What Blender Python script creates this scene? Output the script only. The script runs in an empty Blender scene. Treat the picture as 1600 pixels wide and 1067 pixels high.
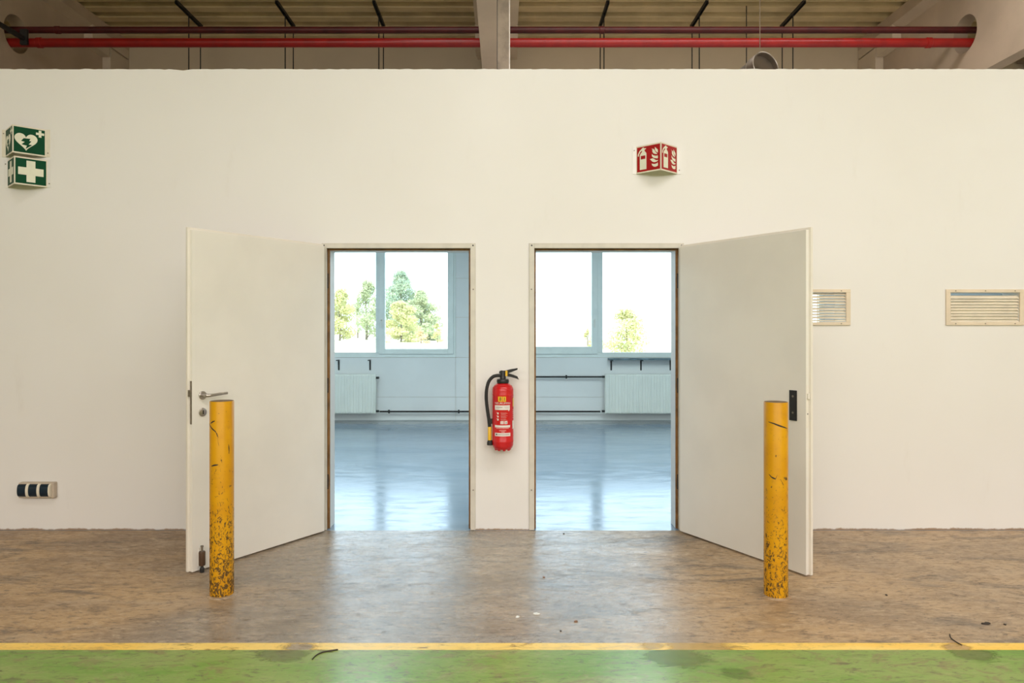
import bpy, bmesh, math, random
from mathutils import Vector, Matrix
random.seed(7)
S = bpy.context.scene
COL = S.collection
PI = math.pi

# ------------------------------------------------------------------ camera, sky, lights, exposure
cam_d = bpy.data.cameras.new('camera'); cam = bpy.data.objects.new('camera', cam_d); COL.objects.link(cam)
cam.location = (0, 0, 1.51); cam.rotation_euler = (PI/2, 0, 0)
cam_d.sensor_width = 36; cam_d.lens = 25.36
cam_d.shift_x = 13/1600; cam_d.shift_y = -22.5/1600
cam_d.clip_end = 500
S.camera = cam

W = bpy.data.worlds.new('sky'); S.world = W; W.use_nodes = True
bg = W.node_tree.nodes['Background']
bg.inputs[0].default_value = (0.64, 0.84, 1.0, 1); bg.inputs[1].default_value = 4.8

def area(name, loc, rot, sx, sy, power, color):
    l = bpy.data.lights.new(name, 'AREA'); l.shape = 'RECTANGLE'; l.size = sx; l.size_y = sy
    l.energy = power; l.color = color
    o = bpy.data.objects.new(name, l); COL.objects.link(o); o.location = loc; o.rotation_euler = rot
    return o
WARM = (1.0, 0.985, 0.985)
COOL = (0.76, 0.93, 0.96)
area('skylight_or_roof_fill', (3.6, 1.0, 6.05), (0, 0, 0), 11.5, 1.8, 430, WARM)               # rooflight strip across the bay
area('skylight_or_roof_fill', (1.5, -4.5, 6.05), (0, 0, 0), 18.0, 2.0, 420, WARM)              # next rooflight strip
area('rear_fill_light', (0.2, -7.9, 4.9), (PI/2, 0, 0), 18.0, 2.0, 860, WARM)      # frontal fill added high at the rear, no window modelled there
area('skylight_or_roof_fill', (1.9, 7.4, 6.08), (0, 0, 0), 6.6, 0.9, 118, WARM)                # unseen fill added to brighten the beams and back wall
for lx in (-6.0, -2.0, 2.0, 6.0):
    area('room_fill_light', (lx, 8.0, 3.07), (0, 0, 0), 1.5, 2.4, 75, COOL)          # unseen fill lights added to brighten the room

sun_d = bpy.data.lights.new('sun', 'SUN'); sun_d.energy = 5.0; sun_d.angle = 0.02; sun_d.color = (1.0, 0.95, 0.86)
sun = bpy.data.objects.new('sun', sun_d); COL.objects.link(sun); sun.rotation_euler = (math.radians(42), 0, math.radians(-18))   # from behind the building

S.view_settings.view_transform = 'Standard'; S.view_settings.look = 'None'
S.view_settings.gamma = 1; S.view_settings.use_curve_mapping = False
S.view_settings.exposure = 0.0

# ------------------------------------------------------------------ material helpers
def newmat(name):
    m = bpy.data.materials.new(name); m.use_nodes = True
    nt = m.node_tree; return m, nt, nt.nodes['Principled BSDF']
def lk(nt, a, b): nt.links.new(a, b)
def coords(nt, scale=(1, 1, 1), loc=(0, 0, 0)):
    g = nt.nodes.new('ShaderNodeNewGeometry'); mp = nt.nodes.new('ShaderNodeMapping')
    mp.inputs['Scale'].default_value = scale; mp.inputs['Location'].default_value = loc
    lk(nt, g.outputs['Position'], mp.inputs['Vector']); return mp.outputs[0]
def noise(nt, vec, scale, detail=4, rough=0.55, dist=0.0):
    n = nt.nodes.new('ShaderNodeTexNoise'); n.inputs['Scale'].default_value = scale
    n.inputs['Detail'].default_value = detail; n.inputs['Roughness'].default_value = rough
    n.inputs['Distortion'].default_value = dist
    lk(nt, vec, n.inputs['Vector']); return n.outputs[0]
def maprange(nt, v, a, b, c=0.0, d=1.0):
    n = nt.nodes.new('ShaderNodeMapRange'); n.inputs[1].default_value = a; n.inputs[2].default_value = b
    n.inputs[3].default_value = c; n.inputs[4].default_value = d; n.interpolation_type = 'SMOOTHSTEP'
    lk(nt, v, n.inputs[0]); return n.outputs[0]
def math_(nt, op, a, b=None):
    n = nt.nodes.new('ShaderNodeMath'); n.operation = op; n.use_clamp = False
    for i, x in enumerate((a, b)):
        if x is None: continue
        if isinstance(x, (int, float)): n.inputs[i].default_value = x
        else: lk(nt, x, n.inputs[i])
    return n.outputs[0]
def mix(nt, f, a, b):
    n = nt.nodes.new('ShaderNodeMix'); n.data_type = 'RGBA'
    for i, x in ((0, f), (6, a), (7, b)):
        if isinstance(x, (int, float)): n.inputs[i].default_value = x
        elif isinstance(x, tuple): n.inputs[i].default_value = (*x, 1)
        else: lk(nt, x, n.inputs[i])
    return n.outputs[2]
def bump(nt, bs, h, strength, dist=0.01):
    n = nt.nodes.new('ShaderNodeBump'); n.inputs['Strength'].default_value = strength; n.inputs['Distance'].default_value = dist
    lk(nt, h, n.inputs['Height']); lk(nt, n.outputs[0], bs.inputs['Normal'])
def sep(nt):
    g = nt.nodes.new('ShaderNodeNewGeometry'); s = nt.nodes.new('ShaderNodeSeparateXYZ')
    lk(nt, g.outputs['Position'], s.inputs[0]); return s.outputs
def paint(name, col, rough=0.5, metal=0.0, var=0.12, scale=6.0, bmp=0.0, spec=0.5):
    m, nt, bs = newmat(name)
    v = coords(nt); n = noise(nt, v, scale, 5)
    f = maprange(nt, n, 0.35, 0.7)
    dk = tuple(c*(1-var) for c in col)
    lk(nt, mix(nt, f, col, dk), bs.inputs['Base Color'])
    bs.inputs['Roughness'].default_value = rough; bs.inputs['Metallic'].default_value = metal
    bs.inputs['Specular IOR Level'].default_value = spec
    if bmp: bump(nt, bs, noise(nt, v, scale*12, 3), bmp, 0.004)
    return m

M = {}
M['frame_cream'] = paint('door_frame_paint', (0.66, 0.62, 0.53), 0.45, var=0.10, scale=9)
M['brown_seal'] = paint('brown_door_seal', (0.30, 0.15, 0.045), 0.5, var=0.45, scale=14)
M['leaf'] = paint('door_leaf_paint', (0.83, 0.795, 0.725), 0.38, var=0.05, scale=2.2)
M['leaf_lip'] = paint('door_edge_paint', (0.84, 0.79, 0.70), 0.4, var=0.05, scale=4)
M['steel'] = paint('brushed_steel', (0.50, 0.46, 0.42), 0.32, 0.95, 0.15, 30)
M['dull_steel'] = paint('dull_steel', (0.30, 0.26, 0.21), 0.45, 0.7, 0.3, 30)
M['black'] = paint('black_plastic', (0.012, 0.012, 0.012), 0.4, 0, 0.2, 10)
M['rubber'] = paint('black_rubber', (0.018, 0.017, 0.016), 0.6, 0, 0.3, 20)
M['dark_iron'] = paint('dark_iron', (0.03, 0.028, 0.025), 0.55, 0.2, 0.3, 12)
M['brown_cyl'] = paint('brown_lacquer', (0.10, 0.055, 0.03), 0.4, 0.3, 0.2, 20)
M['beige'] = paint('beige_plastic', (0.78, 0.66, 0.50), 0.45, 0, 0.10, 8)
M['beige_slat'] = paint('beige_slat_plastic', (0.80, 0.70, 0.54), 0.45, 0, 0.12, 9)
M['concrete'] = paint('precast_concrete', (0.58, 0.455, 0.33), 0.8, 0, 0.16, 1.3, 0.05)
M['concrete_pale'] = paint('pale_concrete', (0.70, 0.585, 0.44), 0.8, 0, 0.10, 2)
M['hall_wall'] = paint('hall_wall_paint', (0.66, 0.55, 0.385), 0.8, 0, 0.10, 0.7)
M['pipe_red'] = paint('pipe_red_paint', (0.34, 0.008, 0.006), 0.35, 0, 0.25, 7)
M['pipe_dkred'] = paint('pipe_dark_red_paint', (0.095, 0.008, 0.007), 0.5, 0, 0.4, 5)
M['galv'] = paint('galvanised_steel', (0.34, 0.27, 0.20), 0.6, 0.2, 0.35, 9)
M['white_sym'] = paint('luminous_white', (0.82, 0.82, 0.66), 0.5, 0, 0.05, 20)
M['cream_border'] = paint('luminous_border', (0.80, 0.74, 0.60), 0.45, 0, 0.06, 20)
M['sign_green'] = paint('sign_green', (0.002, 0.066, 0.026), 0.5, 0, 0.1, 12, spec=0.15)
M['sign_red'] = paint('sign_red', (0.40, 0.010, 0.012), 0.42, 0, 0.1, 12, spec=0.3)
M['ext_red'] = paint('extinguisher_red', (0.60, 0.012, 0.014), 0.24, 0, 0.08, 8)
M['label_white'] = paint('label_white', (0.80, 0.74, 0.68), 0.5, 0, 0.05, 30)
M['label_grey'] = paint('label_grey_print', (0.33, 0.29, 0.27), 0.5, 0, 0.3, 200)
M['label_pink'] = paint('label_faint_print', (0.78, 0.30, 0.27), 0.5, 0, 0.3, 200)
M['yellow'] = paint('yellow_plastic', (0.85, 0.50, 0.02), 0.4, 0, 0.1, 20)
M['socket_blue'] = paint('dark_blue_plastic', (0.004, 0.018, 0.035), 0.3, 0, 0.2, 14)
M['socket_grey'] = paint('grey_beige_plastic', (0.55, 0.46, 0.36), 0.5, 0, 0.12, 14)
M['room_wall'] = paint('room_wall_paint', (0.80, 0.81, 0.80), 0.6, 0, 0.05, 1.2)
M['room_seam'] = paint('room_seam', (0.45, 0.47, 0.48), 0.7, 0, 0.1, 2)
M['radiator'] = paint('radiator_paint', (0.80, 0.82, 0.76), 0.4, 0, 0.04, 4)
M['window_frame'] = paint('window_frame_plastic', (0.80, 0.85, 0.82), 0.4, 0, 0.05, 5)
M['shelf_blue'] = paint('blue_grey_shelf_remnant', (0.16, 0.23, 0.26), 0.5, 0.2, 0.5, 9)
M['bark'] = paint('tree_bark', (0.22, 0.18, 0.13), 0.9, 0, 0.3, 3)
M['duct'] = paint('duct_steel', (0.25, 0.21, 0.17), 0.42, 0.75, 0.35, 7)
M['duct_edge'] = paint('duct_flange_steel', (0.55, 0.50, 0.43), 0.35, 0.6, 0.2, 12)
M['chip'] = paint('white_paint_chip', (0.80, 0.80, 0.76), 0.6, 0, 0.1, 60)
M['rust_chip'] = paint('rust_brown_flake', (0.24, 0.11, 0.05), 0.7, 0, 0.3, 60)
M['dark_chip'] = paint('dark_bark_flake', (0.045, 0.033, 0.025), 0.8, 0, 0.3, 60)

# partition wall: cream emulsion, faint smears, dirty chipped plaster along the foot
m, nt, bs = newmat('partition_wall_paint'); M['wall'] = m
v = coords(nt); x, y, z = sep(nt)
big = maprange(nt, noise(nt, v, 0.55, 4), 0.35, 0.7)
c1 = mix(nt, big, (0.82, 0.80, 0.765), (0.79, 0.765, 0.72))
smear = math_(nt, 'MULTIPLY', maprange(nt, noise(nt, coords(nt, (1.6, 1, 0.5)), 3.2, 6, 0.65), 0.60, 0.80), 0.20)
c2 = mix(nt, smear, c1, (0.62, 0.56, 0.47))
foot = math_(nt, 'SUBTRACT', math_(nt, 'MULTIPLY', noise(nt, v, 9, 5, 0.7), 0.045), z)
c3 = mix(nt, maprange(nt, foot, 0.008, 0.020), c2, (0.34, 0.22, 0.13))
lk(nt, c3, bs.inputs['Base Color']); bs.inputs['Roughness'].default_value = 0.55
bump(nt, bs, noise(nt, v, 60, 4), 0.06, 0.003)

# hall floor: trodden brown concrete, patchy seal
m, nt, bs = newmat('hall_concrete_floor'); M['floor'] = m
v = coords(nt); vs = coords(nt, (0.55, 1.25, 1)); x, y, z = sep(nt)
n1 = noise(nt, vs, 0.9, 6, 0.6, 0.4); n2 = noise(nt, vs, 3.6, 8, 0.68, 0.8); n3 = noise(nt, v, 26, 6, 0.7)
n4 = noise(nt, coords(nt, (0.5, 1.6, 1), (7, 3, 0)), 2.0, 8, 0.7, 1.2)
cc = mix(nt, maprange(nt, n1, 0.42, 0.58), (0.47, 0.30, 0.145), (0.29, 0.185, 0.095))
cc = mix(nt, math_(nt, 'MULTIPLY', maprange(nt, n2, 0.47, 0.70), 0.85), cc, (0.46, 0.335, 0.215))
cc = mix(nt, math_(nt, 'MULTIPLY', maprange(nt, n4, 0.485, 0.64), 0.85), cc, (0.125, 0.095, 0.070))
# lane in front of the doors: greyer base colour
lane = math_(nt, 'SUBTRACT', 1.9, math_(nt, 'ABSOLUTE', math_(nt, 'ADD', x, math_(nt, 'MULTIPLY', n1, 0.9))))
lane = maprange(nt, lane, 0.2, 1.1)
grey = mix(nt, maprange(nt, n2, 0.35, 0.65), (0.23, 0.205, 0.175), (0.34, 0.30, 0.255))
cc = mix(nt, math_(nt, 'MULTIPLY', lane, 0.75), cc, grey)
right = maprange(nt, x, 0.9, 3.0)
cc = mix(nt, math_(nt, 'MULTIPLY', right, 0.35), cc, (0.40, 0.325, 0.245))
n5 = noise(nt, coords(nt, (0.42, 1.3, 1)), 34, 8, 0.78, 0.9); n6 = noise(nt, coords(nt, (0.6, 1.2, 1), (3, 9, 0)), 11, 9, 0.78, 1.4)
cc = mix(nt, math_(nt, 'MULTIPLY', maprange(nt, n6, 0.52, 0.66), 0.50), cc, (0.14, 0.098, 0.062))
cc = mix(nt, math_(nt, 'MULTIPLY', maprange(nt, n6, 0.47, 0.35), 0.32), cc, (0.54, 0.40, 0.24))
cc = mix(nt, math_(nt, 'MULTIPLY', maprange(nt, n5, 0.52, 0.62), 0.75), cc, (0.10, 0.07, 0.045))
cc = mix(nt, math_(nt, 'MULTIPLY', maprange(nt, n5, 0.46, 0.36), 0.60), cc, (0.60, 0.46, 0.30))
lk(nt, cc, bs.inputs['Base Color'])
worn = maprange(nt, math_(nt, 'ADD', math_(nt, 'MULTIPLY', n2, 0.6), math_(nt, 'MULTIPLY', n4, 0.4)), 0.40, 0.62)
rg = math_(nt, 'ADD', math_(nt, 'ADD', 0.13, math_(nt, 'MULTIPLY', worn, 0.13)), math_(nt, 'MULTIPLY', maprange(nt, n6, 0.42, 0.62), 0.13))
rg = math_(nt, 'ADD', rg, math_(nt, 'MULTIPLY', math_(nt, 'SUBTRACT', 1.0, lane), 0.26))
lk(nt, rg, bs.inputs['Roughness']); bs.inputs['Specular IOR Level'].default_value = 0.6
bump(nt, bs, math_(nt, 'ADD', math_(nt, 'MULTIPLY', n5, 0.7), n6), 0.16, 0.008)

# room floor: pale blue-grey glossy screed
m, nt, bs = newmat('room_screed_floor'); M['floor_room'] = m
v = coords(nt); vs = coords(nt, (0.45, 1.5, 1))
n1 = noise(nt, vs, 1.4, 6, 0.6, 0.5); n2 = noise(nt, vs, 7, 7, 0.7, 0.6)
cc = mix(nt, maprange(nt, n1, 0.35, 0.68), (0.235, 0.30, 0.37), (0.185, 0.255, 0.33))
cc = mix(nt, math_(nt, 'MULTIPLY', maprange(nt, n2, 0.52, 0.75), 0.5), cc, (0.17, 0.20, 0.23))
x, y, z = sep(nt)
edge = maprange(nt, math_(nt, 'ADD', y, math_(nt, 'MULTIPLY', n1, 0.5)), 11.35, 11.75)
cc = mix(nt, math_(nt, 'MULTIPLY', edge, 0.7), cc, (0.20, 0.19, 0.16))
lk(nt, cc, bs.inputs['Base Color'])
lk(nt, math_(nt, 'ADD', 0.13, math_(nt, 'MULTIPLY', maprange(nt, n2, 0.4, 0.7), 0.14)), bs.inputs['Roughness'])
bs.inputs['Specular IOR Level'].default_value = 0.5
bump(nt, bs, n2, 0.05, 0.006)

def worn_paint(name, cols, thresh, kind, dirt=1.0):
    m, nt, bs = newmat(name)
    v = coords(nt); vs = coords(nt, (0.5, 1.4, 1)); x, y, z = sep(nt)
    n1 = noise(nt, vs, 2.0, 7, 0.65, 0.8); n2 = noise(nt, vs, 9, 7, 0.7, 0.6); n3 = noise(nt, v, 40, 5, 0.7)
    c = mix(nt, maprange(nt, n1, 0.36, 0.62), cols[0], cols[1])
    c = mix(nt, math_(nt, 'MULTIPLY', maprange(nt, n2, 0.52, 0.74), 0.6), c, cols[2])
    n5 = noise(nt, coords(nt, (0.45, 1.3, 1)), 30, 8, 0.78, 0.9); n6 = noise(nt, coords(nt, (0.6, 1.2, 1), (5, 2, 0)), 7, 9, 0.76, 1.4)
    c = mix(nt, math_(nt, 'MULTIPLY', maprange(nt, n6, 0.50, 0.63), 0.62*dirt), c, (0.24, 0.175, 0.085))
    c = mix(nt, math_(nt, 'MULTIPLY', maprange(nt, n5, 0.52, 0.64), 0.75*dirt), c, (0.12, 0.10, 0.05))
    c = mix(nt, math_(nt, 'MULTIPLY', maprange(nt, n5, 0.46, 0.36), 0.45*dirt), c, cols[2])
    lk(nt, c, bs.inputs['Base Color'])
    lane = maprange(nt, math_(nt, 'SUBTRACT', 1.5, math_(nt, 'ABSOLUTE', x)), 0.0, 0.8)
    lk(nt, math_(nt, 'SUBTRACT', 0.50, math_(nt, 'MULTIPLY', lane, 0.26)), bs.inputs['Roughness'])
    def spot(cx, cy, w, k):      # a scuffed patch of its own
        dx = math_(nt, 'SUBTRACT', x, cx); dy = math_(nt, 'MULTIPLY', math_(nt, 'SUBTRACT', y, cy), 1.5)
        d = math_(nt, 'SQRT', math_(nt, 'ADD', math_(nt, 'MULTIPLY', dx, dx), math_(nt, 'MULTIPLY', dy, dy)))
        d = math_(nt, 'ADD', d, math_(nt, 'MULTIPLY', math_(nt, 'SUBTRACT', n6, 0.5), w*2.0))
        return math_(nt, 'MULTIPLY', maprange(nt, d, w, w*0.6), k)
    wear = maprange(nt, math_(nt, 'ADD', math_(nt, 'MULTIPLY', n1, 0.55), math_(nt, 'MULTIPLY', n2, 0.45)), thresh, thresh+0.07)
    for s in kind:
        wear = math_(nt, 'MAXIMUM', wear, spot(*s))
    tr = nt.nodes.new('ShaderNodeBsdfTransparent'); ms = nt.nodes.new('ShaderNodeMixShader')
    lk(nt, wear, ms.inputs[0]); lk(nt, bs.outputs[0], ms.inputs[1]); lk(nt, tr.outputs[0], ms.inputs[2])
    lk(nt, ms.outputs[0], nt.nodes['Material Output'].inputs[0])
    return m
M['line'] = worn_paint('yellow_floor_paint', ((0.92, 0.58, 0.085), (0.93, 0.66, 0.17), (0.72, 0.44, 0.12)), 0.585,
                       [(-0.97, 3.40, 0.10, 0.95), (0.93, 3.41, 0.20, 0.75), (2.13, 3.40, 0.08, 0.85), (0.70, 3.42, 0.08, 0.6)], 0.45)
M['green'] = worn_paint('green_floor_paint', ((0.165, 0.31, 0.040), (0.255, 0.345, 0.085), (0.36, 0.37, 0.15)), 0.60,
                        [(-1.02, 3.33, 0.13, 0.6), (0.80, 3.29, 0.17, 0.5), (1.02, 3.14, 0.09, 0.4), (2.17, 3.33, 0.12, 0.6)])

# bollard: yellow enamel, chipped, denser towards the kicked foot
def bollard_mat(name, seed, k):
    m, nt, bs = newmat(name)
    v = coords(nt, (1, 1, 1), (seed, seed*2, 0)); x, y, z = sep(nt)
    c = mix(nt, maprange(nt, noise(nt, v, 5, 4), 0.35, 0.7), (0.68, 0.33, 0.004), (0.60, 0.27, 0.004))
    rust = noise(nt, v, 17, 6, 0.7); c = mix(nt, math_(nt, 'MULTIPLY', maprange(nt, rust, 0.55, 0.7), 0.35), c, (0.42, 0.19, 0.02))
    low = maprange(nt, z, 1.0, 0.0)
    a = math_(nt, 'ADD', noise(nt, coords(nt, (1.2, 1.2, 0.8), (seed, 0, seed)), 55, 6, 0.75, 0.8), math_(nt, 'MULTIPLY', low, 0.19*k))
    chips = maprange(nt, a, 0.645, 0.675)
    b = math_(nt, 'ADD', noise(nt, coords(nt, (1, 1, 0.55), (seed*3, 0, 1)), 9, 7, 0.7, 1.5), math_(nt, 'MULTIPLY', maprange(nt, z, 1.0, 0.35), 0.075*k))
    scuff = maprange(nt, b, 0.655, 0.68)
    f = math_(nt, 'MULTIPLY', math_(nt, 'MAXIMUM', chips, scuff), 0.88)
    c = mix(nt, f, c, (0.045, 0.028, 0.016))
    lk(nt, c, bs.inputs['Base Color']); lk(nt, math_(nt, 'ADD', 0.36, math_(nt, 'MULTIPLY', f, 0.35)), bs.inputs['Roughness'])
    bs.inputs['Specular IOR Level'].default_value = 0.3
    bump(nt, bs, math_(nt, 'SUBTRACT', 1.0, f), 0.3, 0.002)
    return m
M['bollard_a'] = bollard_mat('bollard_enamel_scuffed', 1.7, 0.86)
M['bollard_b'] = bollard_mat('bollard_enamel', 5.3, 0.72)
M['bollard_top'] = paint('bollard_rusty_cap', (0.20, 0.13, 0.07), 0.7, 0.1, 0.5, 30)

M['roof'] = paint('trapezoid_roof_sheet', (0.68, 0.53, 0.29), 0.5, 0.0, 0.25, 1.8)
M['dry_grass'] = paint('dry_grass_ground', (0.62, 0.58, 0.40), 0.9, 0, 0.2, 0.3)

def leafmat(name, a, b):
    m, nt, bs = newmat(name)
    c = mix(nt, maprange(nt, noise(nt, coords(nt), 1.1, 4), 0.35, 0.65), a, b)
    nt.nodes.remove(bs)
    d = nt.nodes.new('ShaderNodeBsdfDiffuse'); t = nt.nodes.new('ShaderNodeBsdfTranslucent'); ms = nt.nodes.new('ShaderNodeMixShader')
    lk(nt, c, d.inputs[0]); lk(nt, c, t.inputs[0]); ms.inputs[0].default_value = 0.45
    lk(nt, d.outputs[0], ms.inputs[1]); lk(nt, t.outputs[0], ms.inputs[2]); lk(nt, ms.outputs[0], nt.nodes['Material Output'].inputs[0])
    return m
M['leaf_green'] = leafmat('leaf_green', (0.42, 0.46, 0.28), (0.55, 0.57, 0.36))
M['leaf_blue'] = leafmat('leaf_bluish_green', (0.34, 0.42, 0.31), (0.48, 0.53, 0.36))
M['leaf_yellow'] = leafmat('leaf_yellow_green', (0.54, 0.53, 0.25), (0.64, 0.61, 0.34))
M['leaf_orange'] = leafmat('leaf_dry_orange', (0.72, 0.52, 0.30), (0.66, 0.55, 0.34))
# window glass: clear sheet with a surface reflection
m, nt, bs = newmat('window_glass'); M['glass'] = m; nt.nodes.remove(bs)
t = nt.nodes.new('ShaderNodeBsdfTransparent'); g = nt.nodes.new('ShaderNodeBsdfGlossy'); fr = nt.nodes.new('ShaderNodeFresnel')
fr.inputs[0].default_value = 1.45; g.inputs['Roughness'].default_value = 0.02; t.inputs[0].default_value = (0.97, 0.98, 0.98, 1)
ms = nt.nodes.new('ShaderNodeMixShader'); lk(nt, fr.outputs[0], ms.inputs[0]); lk(nt, t.outputs[0], ms.inputs[1]); lk(nt, g.outputs[0], ms.inputs[2])
lk(nt, ms.outputs[0], nt.nodes['Material Output'].inputs[0])

# ------------------------------------------------------------------ mesh helpers
class MB:
    def __init__(s): s.v = []; s.f = []
    def add(s, vs, fs):
        o = len(s.v); s.v += [tuple(p) for p in vs]; s.f += [tuple(i+o for i in f) for f in fs]; return s
    def box(s, x0, x1, y0, y1, z0, z1):
        return s.add([(x0,y0,z0),(x1,y0,z0),(x1,y1,z0),(x0,y1,z0),(x0,y0,z1),(x1,y0,z1),(x1,y1,z1),(x0,y1,z1)],
                     [(3,2,1,0),(4,5,6,7),(0,1,5,4),(1,2,6,5),(2,3,7,6),(3,0,4,7)])
    def lathe(s, prof, n=32, origin=(0,0,0), axis=(0,0,1)):
        a = Vector(axis).normalized(); q = Vector((0,0,1)).rotation_difference(a); o = Vector(origin); vs = []; fs = []
        for (r, h) in prof:
            for k in range(n):
                t = 2*PI*k/n; vs.append(o + q @ Vector((r*math.cos(t), r*math.sin(t), h)))
        for i in range(len(prof)-1):
            for k in range(n):
                k2 = (k+1) % n; fs.append((i*n+k, i*n+k2, (i+1)*n+k2, (i+1)*n+k))
        if prof[0][0] > 1e-6: fs.append(tuple(reversed(range(n))))
        if prof[-1][0] > 1e-6: fs.append(tuple((len(prof)-1)*n+k for k in range(n)))
        return s.add(vs, fs)
    def cyl(s, p, q, r, n=16):
        p = Vector(p); q = Vector(q); return s.lathe([(r, 0), (r, (q-p).length)], n, p, q-p)
    def tube(s, pts, r, n=10, smooth=0):
        P = [Vector(p) for p in pts]
        if smooth:
            Q = []
            for i in range(len(P)-1):
                p0 = P[max(i-1,0)]; p1 = P[i]; p2 = P[i+1]; p3 = P[min(i+2,len(P)-1)]
                for k in range(smooth):
                    t = k/smooth
                    Q.append(0.5*((2*p1)+(p2-p0)*t+(2*p0-5*p1+4*p2-p3)*t*t+(3*p1-p0-3*p2+p3)*t**3))
            P = Q+[P[-1]]
        R = r if isinstance(r, list) else [r]*len(P)
        if len(R) != len(P): R = [R[min(int(i*len(R)/len(P)), len(R)-1)] for i in range(len(P))]
        T = [(P[min(i+1,len(P)-1)]-P[max(i-1,0)]).normalized() for i in range(len(P))]
        u = T[0].orthogonal().normalized(); vs = []; fs = []
        for i, p in enumerate(P):
            if i: u = (T[i-1].rotation_difference(T[i]) @ u).normalized()
            w = T[i].cross(u)
            for k in range(n):
                t = 2*PI*k/n; vs.append(p+R[i]*(math.cos(t)*u+math.sin(t)*w))
        for i in range(len(P)-1):
            for k in range(n):
                k2 = (k+1) % n; fs.append((i*n+k, i*n+k2, (i+1)*n+k2, (i+1)*n+k))
        fs.append(tuple(reversed(range(n)))); fs.append(tuple((len(P)-1)*n+k for k in range(n)))
        return s.add(vs, fs)
    def prism(s, poly, f, d0, d1):     # poly of 2D points, f(a, b, d) -> 3D
        n = len(poly); vs = [f(a, b, d0) for a, b in poly]+[f(a, b, d1) for a, b in poly]
        fs = [tuple(range(n)), tuple(reversed(range(n, 2*n)))]+[(i, n+i, n+(i+1) % n, (i+1) % n) for i in range(n)]
        return s.add(vs, fs)
    def build(s, name, mat, parent=None, smooth=False, bevel=0.0, segs=2):
        me = bpy.data.meshes.new(name); me.from_pydata(s.v, [], s.f); me.validate()
        bm = bmesh.new(); bm.from_mesh(me); bmesh.ops.recalc_face_normals(bm, faces=bm.faces)
        bm.to_mesh(me); bm.free(); me.update()
        me.materials.append(M[mat] if isinstance(mat, str) else mat)
        o = bpy.data.objects.new(name, me); COL.objects.link(o)
        if parent: o.parent = parent
        if smooth:
            for p in me.polygons: p.use_smooth = True
            me.set_sharp_from_angle(angle=math.radians(38))
        if bevel:
            b = o.modifiers.new('bevel', 'BEVEL'); b.width = bevel; b.segments = segs; b.limit_method = 'ANGLE'
        return o
def box(name, mat, x0, x1, y0, y1, z0, z1, parent=None, bevel=0.0):
    return MB().box(x0, x1, y0, y1, z0, z1).build(name, mat, parent, bevel=bevel)
def empty(name, loc=(0,0,0), rz=0):
    o = bpy.data.objects.new(name, None); COL.objects.link(o); o.location = loc; o.rotation_euler = (0, 0, rz)
    o.empty_display_size = 0.1; return o
def tag(o, label, cat, group=None, kind=None):
    o['label'] = label; o['category'] = cat
    if group: o['group'] = group
    if kind: o['kind'] = kind
    return o
def struct(o, label=None, cat=None):
    o['kind'] = 'structure'
    if label: o['label'] = label
    if cat: o['category'] = cat
    return o
def wall_holes(x0, x1, z0, z1, y0, y1, holes, step=None, topfn=None):
    xs = {x0, x1}; zs = {z0, z1}
    for a, b, c, d in holes: xs |= {a, b}; zs |= {c, d}
    if step:
        k = x0
        while k < x1: xs.add(round(k, 4)); k += step
    xs = sorted(xs); zs = sorted(zs); mb = MB()
    xs = [x for i, x in enumerate(xs) if i == 0 or x-xs[i-1] > 1e-5]
    nx, nz = len(xs), len(zs)
    def solid(i, k):
        if i < 0 or k < 0 or i >= nx-1 or k >= nz-1: return False
        cx = (xs[i]+xs[i+1])/2; cz = (zs[k]+zs[k+1])/2
        return not any(a < cx < b and c < cz < d for a, b, c, d in holes)
    for yy in (y0, y1):
        for k in range(nz):
            for i in range(nx):
                z = zs[k]
                if topfn and k == nz-1: z += topfn(xs[i], yy)
                mb.v.append((xs[i], yy, z))
    F = lambda i, k: k*nx+i
    B = lambda i, k: nx*nz+k*nx+i
    for k in range(nz-1):
        for i in range(nx-1):
            if not solid(i, k): continue
            mb.f.append((F(i,k), F(i+1,k), F(i+1,k+1), F(i,k+1))); mb.f.append((B(i,k), B(i,k+1), B(i+1,k+1), B(i+1,k)))
            if not solid(i-1, k): mb.f.append((F(i,k), F(i,k+1), B(i,k+1), B(i,k)))
            if not solid(i+1, k): mb.f.append((F(i+1,k), B(i+1,k), B(i+1,k+1), F(i+1,k+1)))
            if not solid(i, k-1): mb.f.append((F(i,k), B(i,k), B(i+1,k), F(i+1,k)))
            if not solid(i, k+1): mb.f.append((F(i,k+1), F(i+1,k+1), B(i+1,k+1), B(i,k+1)))
    return mb

# ------------------------------------------------------------------ large structure
YW = 5.37; YB = 5.55; YF = 11.65          # partition front / back, facade inner face
ZR = 6.13                                  # underside of the roof ribs
D1 = (-1.353, -0.210, 2.134); D2 = (0.190, 1.339, 2.134)      # outer edges of the two frames: x0, x1, top
VENTS = [(2.031, 2.545, 1.548, 1.767), (3.321, 3.836, 1.548, 1.767)]

rt = random.Random(3)
tops = {}
def topfn(x, y):
    k = (round(x, 3), y > 5.4)
    if k not in tops:
        d = rt.uniform(-0.0025, 0.0025)
        if -2.62 < x < -2.33: d -= rt.choice((0, 0.006, 0.012, 0.004))
        tops[k] = d
    return tops[k]
struct(wall_holes(-11.8, 11.8, 0.0, 3.43, YW, YB,
       [(D1[0]+0.02, D1[1]-0.02, 0, D1[2]-0.02), (D2[0]+0.02, D2[1]-0.02, 0, D2[2]-0.02)]+VENTS, 0.035, topfn).build('wall_front', 'wall'),
       'cream painted partition wall with two doorways and two vents', 'wall')

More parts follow.
